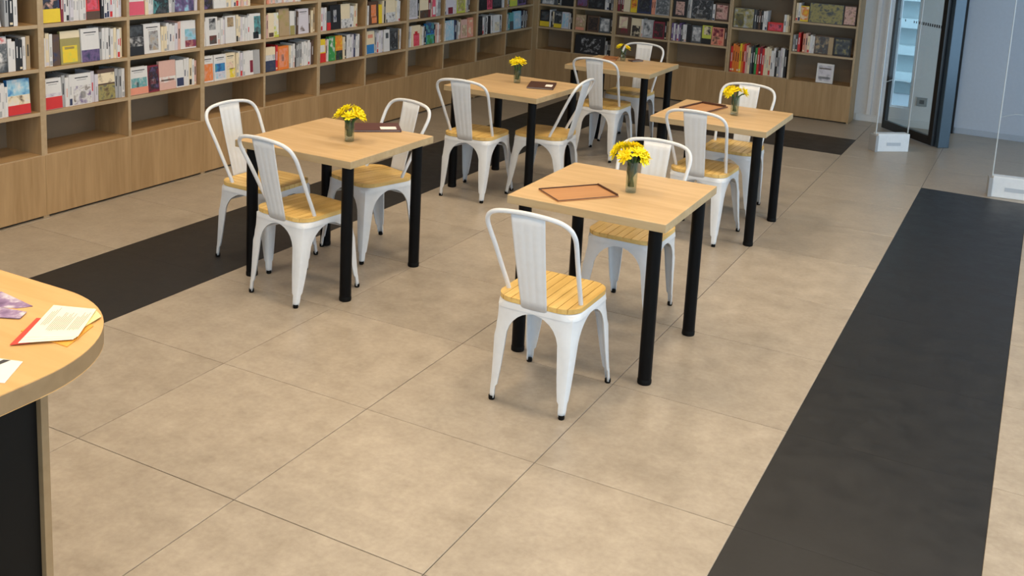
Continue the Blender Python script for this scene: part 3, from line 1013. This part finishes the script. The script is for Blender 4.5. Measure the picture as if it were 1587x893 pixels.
    # back hoop
    half = [(0.165, -0.085, 0.425), (0.167, -0.100, 0.47), (0.175, -0.145, 0.56), (0.184, -0.193, 0.66), (0.193, -0.236, 0.745), (0.193, -0.256, 0.782), (0.182, -0.271, 0.812),
            (0.160, -0.281, 0.831), (0.125, -0.287, 0.843), (0.07, -0.291, 0.850), (0.0, -0.293, 0.853)]
    pts = [Vector(p) for p in half] + [Vector((-x, y, z)) for x, y, z in reversed(half[:-1])]
    # smooth (Catmull-Rom)
    sm = []
    for i in range(len(pts) - 1):
        p0, p1, p2, p3 = pts[max(i - 1, 0)], pts[i], pts[i + 1], pts[min(i + 2, len(pts) - 1)]
        for k in range(3):
            s = k / 3
            sm.append(0.5 * ((2 * p1) + (p2 - p0) * s + (2 * p0 - 5 * p1 + 4 * p2 - p3) * s * s + (-p0 + 3 * p1 - 3 * p2 + p3) * s ** 3))
    sm.append(pts[-1])
    bm = bmesh.new()
    add_tube(bm, sm, 0.0098, 12)
    link('back_hoop', to_mesh(bm, 'back_hoop', True), M_WHITE, t)
    # central splat with pressed ribs
    bm = bmesh.new()
    nu, nv = 20, 10
    grid = []
    for j in range(nv + 1):
        s = j / nv
        z = 0.42 + s * (0.846 - 0.42)
        y = -0.187 - 0.103 * (s ** 1.1) - 0.006 * math.sin(math.pi * s)
        w = 0.058 + 0.018 * s
        row = []
        for i in range(nu + 1):
            u = -1 + 2 * i / nu
            rib = 0.0
            if 0.06 < s < 0.97 and abs(u) < 0.9:
                rib = 0.0013 * (1 if (i % 5) in (2, 3) else -0.2)
            row.append(bm.verts.new((u * w, y + rib - 0.004 * (1 - u * u) + 0.004, z)))
        grid.append(row)
    for a, b in zip(grid, grid[1:]):
        for k in range(nu):
            bm.faces.new((a[k], a[k + 1], b[k + 1], b[k]))
    sp = link('backrest_splat', to_mesh(bm, 'backrest_splat', True, 50), M_WHITE, t)
    md = sp.modifiers.new('sheet', 'SOLIDIFY')
    md.thickness = 0.003
    md.offset = 0
    return t


CHAIRS = [
    (1.302, 1.322, 0, 'white metal chair with striped wood seat, back turned out, at table with tan tray'),
    (1.262, 2.336, 180, 'white metal chair facing the tan tray across the fullest flower vase table'),
    (-0.283, 1.645, -6.7, 'white metal chair pushed under the near edge of table with red-brown menu'),
    (-0.379, 2.367, 163, 'white metal chair turned askew behind the red-brown menu'),
    (-0.771, 1.914, -92, 'white metal chair standing on the dark floor strip beside the bookcase'),
    (-0.478, 3.782, 2, 'white metal chair tucked into the side of table with small dark open menu'),
    (-0.095, 4.10, 94.4, 'white metal chair turned sideways to its neighbours beside the small dark open menu'),
    (-0.20, 5.44, 0, 'white metal chair at the table nearest the back bookcase, side away from shelves'),
    (-0.24, 6.12, 180, 'white metal chair between the furthest table and the back bookcase'),
    (1.17, 3.845, -1.5, 'white metal chair with back turned out at table with dark-edged menu'),
    (1.156, 4.553, 180, 'white metal chair behind the dark-edged menu and vase, facing the table'),
]
proto = chair_proto()
for i, (x, y, a, lab) in enumerate(CHAIRS):
    o = proto if i == len(CHAIRS) - 1 else copy_tree(proto)
    o.location = (x, y, 0)
    o.rotation_euler = (0, 0, math.radians(a))
    o['label'] = lab
    o['group'] = 'white cafe chairs'

# ================================================================== tables
TSZ, TTH = 0.375, 0.038


def table_proto():
    t = thing('cafe_table', 'x', 'table')
    bm = bmesh.new()
    add_box(bm, -TSZ, TSZ, -TSZ, TSZ, 0.75 - TTH, 0.75, 0, 0.0025)
    for f in bm.faces:
        f.normal_update()
        if abs(f.normal.z) < 0.5:
            f.material_index = 1
    link('tabletop', to_mesh(bm, 'tabletop'), [M_TOP, M_TOPEDGE], t)
    for sx in (1, -1):
        for sy in (1, -1):
            cx, cy = sx * 0.312, sy * 0.312
            bm = bmesh.new()
            add_tube(bm, [(cx, cy, 0.022), (cx, cy, 0.75 - TTH - 0.004)], 0.030, 20)
            add_box(bm, cx - 0.045, cx + 0.045, cy - 0.045, cy + 0.045, 0.75 - TTH - 0.004, 0.75 - TTH - 0.0005)
            lg = link('leg', to_mesh(bm, 'leg', True, 40), M_BLACKM, t)
            bm = bmesh.new()
            add_tube(bm, [(cx, cy, 0.0), (cx, cy, 0.004), (cx, cy, 0.018), (cx, cy, 0.024)], [0.030, 0.0315, 0.0315, 0.030], 20)
            link('leg_foot', to_mesh(bm, 'leg_foot', True, 40), M_RUBBER, lg)
    return t


TABLES = [
    (1.318, 1.918, 0.5, 'square oak table with black legs carrying the large tan tray and fullest vase'),
    (-0.318, 1.955, -0.5, 'square oak table with black legs carrying the red-brown leather menu'),
    (-0.372, 4.125, -1.5, 'square oak table with black legs carrying the small dark open menu'),
    (1.187, 4.105, 0.5, 'square oak table with black legs carrying the dark-edged tan menu'),
    (-0.165, 5.70, 1.0, 'square oak table with black legs nearest the back bookcase, two-flower vase on it'),
]
tproto = table_proto()
for i, (x, y, a, lab) in enumerate(TABLES):
    o = tproto if i == len(TABLES) - 1 else copy_tree(tproto)
    o.location = (x, y, 0)
    o.rotation_euler = (0, 0, math.radians(a))
    o['label'] = lab
    o['group'] = 'oak cafe tables'

# ================================================================== vases and flowers
M_VASE = glass('vase_glass', (0.90, 0.95, 0.92), 0.7, 0.93, 0.07)
M_STEM = plain('green_stem', (0.035, 0.10, 0.02), 0.5)
M_PETAL = plain('yellow_petal', (0.97, 0.84, 0.015), 0.5)
M_PETAL2 = plain('deep_yellow_petal', (0.95, 0.74, 0.01), 0.5)
M_LEAF = plain('dark_leaf', (0.03, 0.075, 0.02), 0.5)


def vase(pos, h, r, label):
    bm = bmesh.new()
    prof = [(0, 0.0), (r * 0.92, 0.0), (r * 0.97, 0.004), (r, h * 0.5), (r * 1.04, h), (r * 1.0, h), (r * 0.94, h * 0.5), (r * 0.90, 0.012), (0, 0.012)]
    add_lathe(bm, prof, 24)
    o = link('glass_vase', to_mesh(bm, 'glass_vase', True, 50), M_VASE)
    o.location = pos
    tag(o, label, 'vase')
    return o


def flower(base, head, rad, label, group, seed, deep=False, neck=None):
    rnd = random.Random(seed)
    base, head = Vector(base), Vector(head)
    t = thing('yellow_flower', label, 'flower', base, 0, group)
    bm = bmesh.new()
    v = head - base
    mid = Vector(neck) - base
    add_tube(bm, [(0, 0, 0), mid * 0.5, mid, mid.lerp(v, 0.6), v - Vector((0, 0, rad * 0.2))], 0.005, 6)
    link('stem', to_mesh(bm, 'stem', True), M_STEM, t)
    # leaf blades inside the glass
    bm = bmesh.new()
    for k in range(4):
        a = rnd.uniform(0, 6.28)
        d = Vector((math.cos(a), math.sin(a), 0))
        s = Vector((-math.sin(a), math.cos(a), 0))
        p0, p1, p2 = mid * 0.25, mid * 0.6 + d * 0.006, mid * 1.0 + d * 0.008
        vs_ = [bm.verts.new(p0), bm.verts.new(p1 + s * 0.012), bm.verts.new(p2), bm.verts.new(p1 - s * 0.012)]
        bm.faces.new(vs_)
    lf = link('leaf', to_mesh(bm, 'leaf'), M_LEAF, t)
    md = lf.modifiers.new('blade', 'SOLIDIFY')
    md.thickness = 0.0008
    # petals: three whorls around the flower axis
    axis = (v - mid).normalized()
    axis = (axis + Vector((v.x, v.y, 0)).normalized() * 0.3 * (1 if Vector((v.x, v.y, 0)).length > 0.01 else 0)).normalized()
    q = axis.to_track_quat('Z', 'Y').to_matrix()
    bm = bmesh.new()
    for ring, (n, rr, el) in enumerate(((13, 1.0, 0.12), (11, 0.82, 0.5), (8, 0.58, 0.95))):
        for k in range(n):
            a = 2 * math.pi * (k + rnd.uniform(-.2, .2)) / n + ring * 0.3
            e = el + rnd.uniform(-.18, .18)
            L = rad * rr * rnd.uniform(0.88, 1.08)
            dr = Vector((math.cos(a) * math.cos(e), math.sin(a) * math.cos(e), math.sin(e)))
            sd = Vector((-math.sin(a), math.cos(a), 0))
            up = dr.cross(sd)
            w = L * 0.20
            pts = [dr * L * 0.05, dr * L * 0.5 + sd * w - up * w * .25, dr * L + sd * w * .55, dr * L * 1.04, dr * L - sd * w * .55, dr * L * 0.5 - sd * w - up * w * .25]
            ctr = bm.verts.new(q @ (dr * L * 0.55 + up * w * 0.15) + v)
            vv = [bm.verts.new(q @ p + v) for p in pts]
            for m_ in range(len(vv)):
                bm.faces.new((vv[m_], vv[(m_ + 1) % len(vv)], ctr))
    link('petals', to_mesh(bm, 'petals', True), M_PETAL2 if deep else M_PETAL, t)
    bm = bmesh.new()
    bmesh.ops.create_icosphere(bm, subdivisions=2, radius=rad * 0.28, matrix=Matrix.Translation(v + q @ Vector((0, 0, rad * 0.12))))
    link('bloom_center', to_mesh(bm, 'bloom_center', True), M_PETAL2, t)
    return t


ZT = 0.7505


def bouquet(x, y, vh, vr, heads, rad, vlabel, flabel, group, seed):
    vase((x, y, ZT), vh, vr, vlabel)
    rnd = random.Random(seed)
    n = len(heads)
    for k, (dx, dy, dz) in enumerate(heads):
        a = 2 * math.pi * k / n
        rr = vr * 0.5 if n > 1 else 0
        bs = (x + math.cos(a) * rr * 0.8, y + math.sin(a) * rr * 0.8, ZT + 0.026)
        ln = min(0.5, (vr - 0.0085) / max(1e-4, math.hypot(dx, dy)))
        flower(bs, (x + dx, y + dy, ZT + dz), rad * rnd.uniform(0.9, 1.1), flabel, group, seed * 31 + k, k % 3 == 1,
               (x + dx * ln, y + dy * ln, ZT + vh - 0.002))


# screen-right is roughly (0.89, 0.45), screen-depth (-0.45, 0.89)
def hd(r_, d_, z_):
    return (0.89 * r_ - 0.45 * d_, 0.45 * r_ + 0.89 * d_, z_)


bouquet(1.385, 1.935, 0.145, 0.026, [hd(-0.084, 0, .185), hd(-0.042, -.03, .178), hd(-0.012, .03, .205), hd(0.018, -.02, .195), hd(0.053, .0, .175), hd(-0.047, .03, .205), hd(0.043, -.03, .165), hd(0.008, .01, .212), hd(-0.067, .02, .195)], 0.043,
        'tall clear glass vase with nine yellow flowers beside the tan tray', 'yellow flower in the fullest vase beside the tan tray', 'flowers of the fullest vase', 5)
bouquet(-0.222, 1.935, 0.105, 0.026, [hd(-.048, -.01, .150), hd(.045, -.01, .145), hd(-.02, .02, .168), hd(.03, .03, .16), hd(-.05, .02, .14), hd(.05, .03, .135), hd(0.0, -.02, .14)], 0.046,
        'small clear glass vase beside the red-brown menu', 'yellow flower in the vase beside the red-brown menu', 'flowers beside the red-brown menu', 6)
bouquet(-0.404, 4.21, 0.10, 0.026, [hd(-.034, 0, .158), hd(.034, 0, .162), hd(0.0, .02, .168), hd(-.018, -.02, .152), hd(.018, -.02, .155)], 0.040,
        'small clear glass vase beside the small dark open menu', 'yellow flower in the vase beside the small dark open menu', 'flowers beside the dark open menu', 7)
bouquet(1.25, 4.135, 0.125, 0.026, [hd(-.062, 0, .158), hd(-.025, -.01, .160), hd(.015, .01, .165), hd(.055, 0, .152), hd(-.04, .02, .170), hd(-.045, -.02, .148)], 0.042,
        'clear glass vase beside the dark-edged tan menu', 'yellow flower in the vase beside the dark-edged tan menu', 'flowers beside the dark-edged menu', 8)
bouquet(-0.238, 5.88, 0.085, 0.024, [hd(-.032, 0, .125), hd(.03, 0, .115)], 0.042,
        'small clear glass vase with two flowers on the table nearest the back bookcase', 'yellow flower of the pair in the two-flower vase', 'flowers of the two-flower vase', 9)

# ================================================================== menus on the tables
M_TAN = wood('kraft_board', (0.40, 0.185, 0.07), (0.47, 0.235, 0.095), 0, 1.2, 0.5)
M_DKBR = plain('dark_brown_leather', (0.075, 0.028, 0.014), 0.45)
M_RDBR = plain('red_brown_leather', (0.085, 0.022, 0.016), 0.42)


def menu_tray(x, y, ang, L, W, label, wall=0.010, e=0.006):
    t = thing('menu_tray', label, 'tray', (x, y, ZT), math.radians(ang))
    box('tray_base', -L / 2, L / 2, -W / 2, W / 2, 0, 0.005, M_TAN, t, 0.001)
    box('tray_rim', -L / 2, L / 2, W / 2 - e, W / 2, 0.0052, wall, M_DKBR, t, 0.001)
    box('tray_rim', -L / 2, L / 2, -W / 2, -W / 2 + e, 0.0052, wall * 0.75, M_DKBR, t, 0.001)
    box('tray_rim', -L / 2, -L / 2 + e, -W / 2 + e, W / 2 - e, 0.0052, wall * 0.75, M_DKBR, t, 0.001)
    box('tray_rim', L / 2 - e, L / 2, -W / 2 + e, W / 2 - e, 0.0052, wall * 1.4, M_DKBR, t, 0.001)
    return t


menu_tray(1.200, 1.755, 52, 0.31, 0.20, 'large tan tray with thin dark rim lying askew on the table')
menu_tray(1.016, 4.218, 79, 0.305, 0.205, 'tan menu board with heavy dark edge beside a vase', 0.014, 0.014)


def menu_folder(x, y, ang, L, W, mat, label, card, lift=0.0):
    t = thing('menu_folder', label, 'menu', (x, y, ZT), math.radians(ang))
    box('cover', -L / 2, L / 2, -W / 2, W / 2, 0, 0.004, mat, t, 0.001)
    bm = bmesh.new()
    # upper cover, slightly lifted along its free edge
    n = 8
    top, bot = [], []
    for i in range(n + 1):
        s = i / n
        xx = -L / 2 + s * L
        for lst, off in ((top, 0.0035), (bot, 0.0)):
            lst.append([bm.verts.new((xx, -W / 2, 0.0085 + off)), bm.verts.new((xx, W / 2, 0.0085 + off + lift * (0.4 + 0.6 * math.sin(math.pi * s))))])
    for i in range(n):
        bm.faces.new((top[i][0], top[i + 1][0], top[i + 1][1], top[i][1]))
        bm.faces.new((bot[i][0], bot[i][1], bot[i + 1][1], bot[i + 1][0]))
        bm.faces.new((bot[i][0], bot[i + 1][0], top[i + 1][0], top[i][0]))
        bm.faces.new((bot[i][1], top[i][1], top[i + 1][1], bot[i + 1][1]))
    bm.faces.new((bot[0][0], top[0][0], top[0][1], bot[0][1]))
    bm.faces.new((bot[n][0], bot[n][1], top[n][1], top[n][0]))
    link('cover', to_mesh(bm, 'cover'), mat, t)
    box('pages', -L / 2 + 0.006, L / 2 - 0.006, -W / 2 + 0.006, W / 2 - 0.004, 0.0042, 0.0083, M_PAPER, t)
    if card:
        box('card', card[0] - card[2] / 2, card[0] + card[2] / 2, card[1] - card[3] / 2, card[1] + card[3] / 2, 0.0125 + lift * 0.5, 0.0135 + lift * 0.5, plain('white_card', (0.8, 0.77, 0.75), 0.6), t)
    return t


menu_folder(-0.30, 2.27, 40, 0.29, 0.19, M_RDBR, 'red-brown leather menu lying between the vase and the askew chair', (0.075, -0.045, 0.09, 0.065), 0.0)
menu_folder(-0.20, 4.21, 110, 0.26, 0.19, M_DKBR, 'small dark brown open menu with a white card', (-0.03, -0.055, 0.09, 0.05), 0.0)
menu_folder(-0.362, 5.895, 105, 0.22, 0.12, plain('orange_brown_leather', (0.40, 0.16, 0.05), 0.45), 'orange-brown menu on the table nearest the back bookcase', None)
menu_folder(-0.147, 5.95, 60, 0.12, 0.07, M_DKBR, 'tiny dark folder beside the two-flower vase', None)

# ================================================================== counter with rounded corner
CT = 1.0
cx1, cy1, cr = 1.218, -0.716, 0.36
cx0, cy0 = -0.2, -2.1
outl = [(cx0, cy0), (cx1, cy0)]
for k in range(19):
    a = math.radians(90 * k / 18)
    outl.append((cx1 - cr + cr * math.cos(a), cy1 - cr + cr * math.sin(a)))
outl.append((cx0, cy1))
cnt = thing('counter', 'oak-topped service counter with rounded corner and black panels', 'counter', (0, 0, 0))
bm = bmesh.new()
add_prism(bm, outl, CT - 0.046, CT, 0, 1)
es = [e for e in bm.edges if abs(e.verts[0].co.z - e.verts[1].co.z) < 1e-5]
bmesh.ops.bevel(bm, geom=es, offset=0.0025, segments=2, affect='EDGES')
M_CTOP = wood('counter_oak', (0.60, 0.34, 0.125), (0.70, 0.43, 0.18), 0, 0.7, 0.4, 12.0)
M_CEDGE = wood('counter_oak_edge', (0.25, 0.16, 0.078), (0.31, 0.205, 0.105), 0, 0.7, 0.45, 12.0)
link('countertop', to_mesh(bm, 'countertop', True, 40), [M_CTOP, M_CEDGE], cnt)
box('end_panel', -0.1, 1.045, -0.945, -0.925, 0.0, CT - 0.0465, M_CEDGE, cnt, 0.001)
box('front_panel', 1.012, 1.030, -2.0, -0.9455, 0.0, CT - 0.0465, M_BLACKP, cnt)
box('end_panel', -0.1, 1.045, -2.02, -2.0005, 0.0, CT - 0.0465, M_CEDGE, cnt, 0.001)


def sheet(name, label, cat, pts, z, th, mats, prints=(), group=None):
    """flat paper piece: outline in world xy; prints are quads in (s,t) of the first three corners"""
    bm = bmesh.new()
    cx = sum(p[0] for p in pts) / len(pts)
    cy = sum(p[1] for p in pts) / len(pts)
    add_prism(bm, [(p[0] - cx, p[1] - cy) for p in pts], 0, th)
    A = Vector((pts[0][0] - cx, pts[0][1] - cy, 0))
    U_ = Vector((pts[1][0] - pts[0][0], pts[1][1] - pts[0][1], 0))
    V_ = Vector((pts[-1][0] - pts[0][0], pts[-1][1] - pts[0][1], 0))
    for s0, t0, s1, t1, mi in prints:
        vv = [bm.verts.new(A + U_ * s + V_ * t_ + Vector((0, 0, th + 0.0004))) for s, t_ in ((s0, t0), (s1, t0), (s1, t1), (s0, t1))]
        f = bm.faces.new(vv)
        f.material_index = mi
    me = bpy.data.meshes.new(name)
    bmesh.ops.recalc_face_normals(bm, faces=[f for f in bm.faces if len(f.verts) > 0])
    bm.to_mesh(me)
    bm.free()
    o = link(name, me, mats)
    o.location = (cx, cy, z)
    tag(o, label, cat, group)
    return o


INK = plain('grey_ink', (0.30, 0.29, 0.28), 0.7)
CREAM = plain('cream_paper', (0.86, 0.80, 0.64), 0.6)
lines = []
rr = random.Random(4)
for i in range(22):
    t0 = 0.10 + i * 0.037
    if i in (4, 15):
        continue
    a = 0.34 if i < 4 else 0.16
    lines.append((a + rr.uniform(0, .05), t0, a + rr.uniform(.42, .6), t0 + 0.014, 1))
# corner order: far-left, far-right, near-right, near-left as seen from the camera
sheet('leaflet', 'orange leaflet under the cream text sheets on the counter', 'leaflet', [(0.985, -0.945), (0.975, -0.800), (1.095, -0.835), (1.140, -0.945)], CT + 0.0005, 0.002, [plain('orange_leaflet', (0.75, 0.36, 0.05), 0.5)])
sheet('leaflet', 'red-cornered leaflet under the cream text sheets on the counter', 'leaflet', [(1.034, -1.010), (0.955, -0.880), (1.03, -0.84), (1.06, -0.98)], CT + 0.003, 0.0012, [plain('red_leaflet', (0.62, 0.05, 0.03), 0.5)])
sheet('leaflet', 'pale yellow leaflet sticking out over the counter edge', 'leaflet', [(1.00, -0.86), (1.02, -0.768), (1.072, -0.792), (1.09, -0.86)], CT + 0.0045, 0.0012, [plain('pale_yellow_leaflet', (0.82, 0.74, 0.35), 0.5)])
for k in range(3):
    da = 0.012 * k
    sheet('text_sheet', ('cream sheet at the bottom of the fanned pile on the counter', 'cream sheet in the middle of the fanned pile on the counter',
                         'cream sheet with printed text on top of the counter pile')[k], 'leaflet',
          [(1.046 - da * .5, -0.998 + da), (0.942 - da * .4, -0.826 + da * .5), (1.028 + da * .3, -0.775), (1.128, -0.918 + da * .5)], CT + 0.0062 + 0.0012 * k, 0.0009,
          [CREAM, INK], lines if k == 2 else (), 'cream text sheets')
PUR = picture([(0.10, 0.05, 0.14), (0.30, 0.20, 0.36), C['s']], 30)
sheet('leaflet', 'purple photo leaflet lying flat on the counter top', 'leaflet', [(0.74, -0.93), (0.74, -0.815), (0.882, -0.834), (0.862, -0.862)], CT + 0.0005, 0.0015, [PUR])
sheet('leaflet', 'second purple photo leaflet overlapping the first on the counter', 'leaflet', [(0.76, -0.98), (0.76, -0.90), (0.905, -0.868), (0.925, -0.902)], CT + 0.0025, 0.0015, [PUR])
sheet('card', 'white card with black stripes on the counter top', 'card', [(1.03, -1.20), (1.03, -1.075), (1.125, -1.046), (1.180, -1.13)], CT + 0.0005, 0.0012,
      [M_PAPER, plain('black_ink', (0.03, 0.03, 0.035), 0.6)], [(.0, .36, .9, .46, 1), (.1, .0, 1.0, .12, 1)])

# ================================================================== anti-theft gates
def gate(x, y, ang, label):
    t = thing('security_gate', label, 'security gate', (x, y, 0), math.radians(ang))
    box('base', 0, 0.315, -0.045, 0.045, 0, 0.165, M_PLAST, t, 0.006)
    box('base_plate', -0.028, -0.0005, -0.06, 0.06, 0, 0.15, M_GREYPL, t, 0.003)
    box('label_plate', 0.09, 0.23, -0.0475, -0.0455, 0.055, 0.085, plain('pale_grey_print', (0.50, 0.54, 0.60), 0.5), t)
    box('clear_panel', 0.002, 0.313, -0.006, 0.006, 0.1655, 1.62, M_ACRYL, t)
    box('panel_edge', -0.006, 0.0015, -0.008, 0.008, 0.151, 1.62, M_ACRED, t, 0.002)
    box('panel_edge', 0.3135, 0.319, -0.008, 0.008, 0.166, 1.62, M_ACRED, t, 0.002)
    bm = bmesh.new()
    add_tube(bm, [(0.0, 0.008, 0.62), (0.1, 0.008, 0.655), (0.2, 0.008, 0.655), (0.313, 0.008, 0.62)], 0.0022, 6)
    link('antenna_bar', to_mesh(bm, 'antenna_bar', True), M_ACRED, t)
    return t


gate(1.742, 7.235, 38, 'clear acrylic security gate on white base by the open glass door')
gate(2.775, 6.19, 8, 'clear acrylic security gate at the end of the dark floor strip')

print('BOOK COUNT', len(BOOKS))
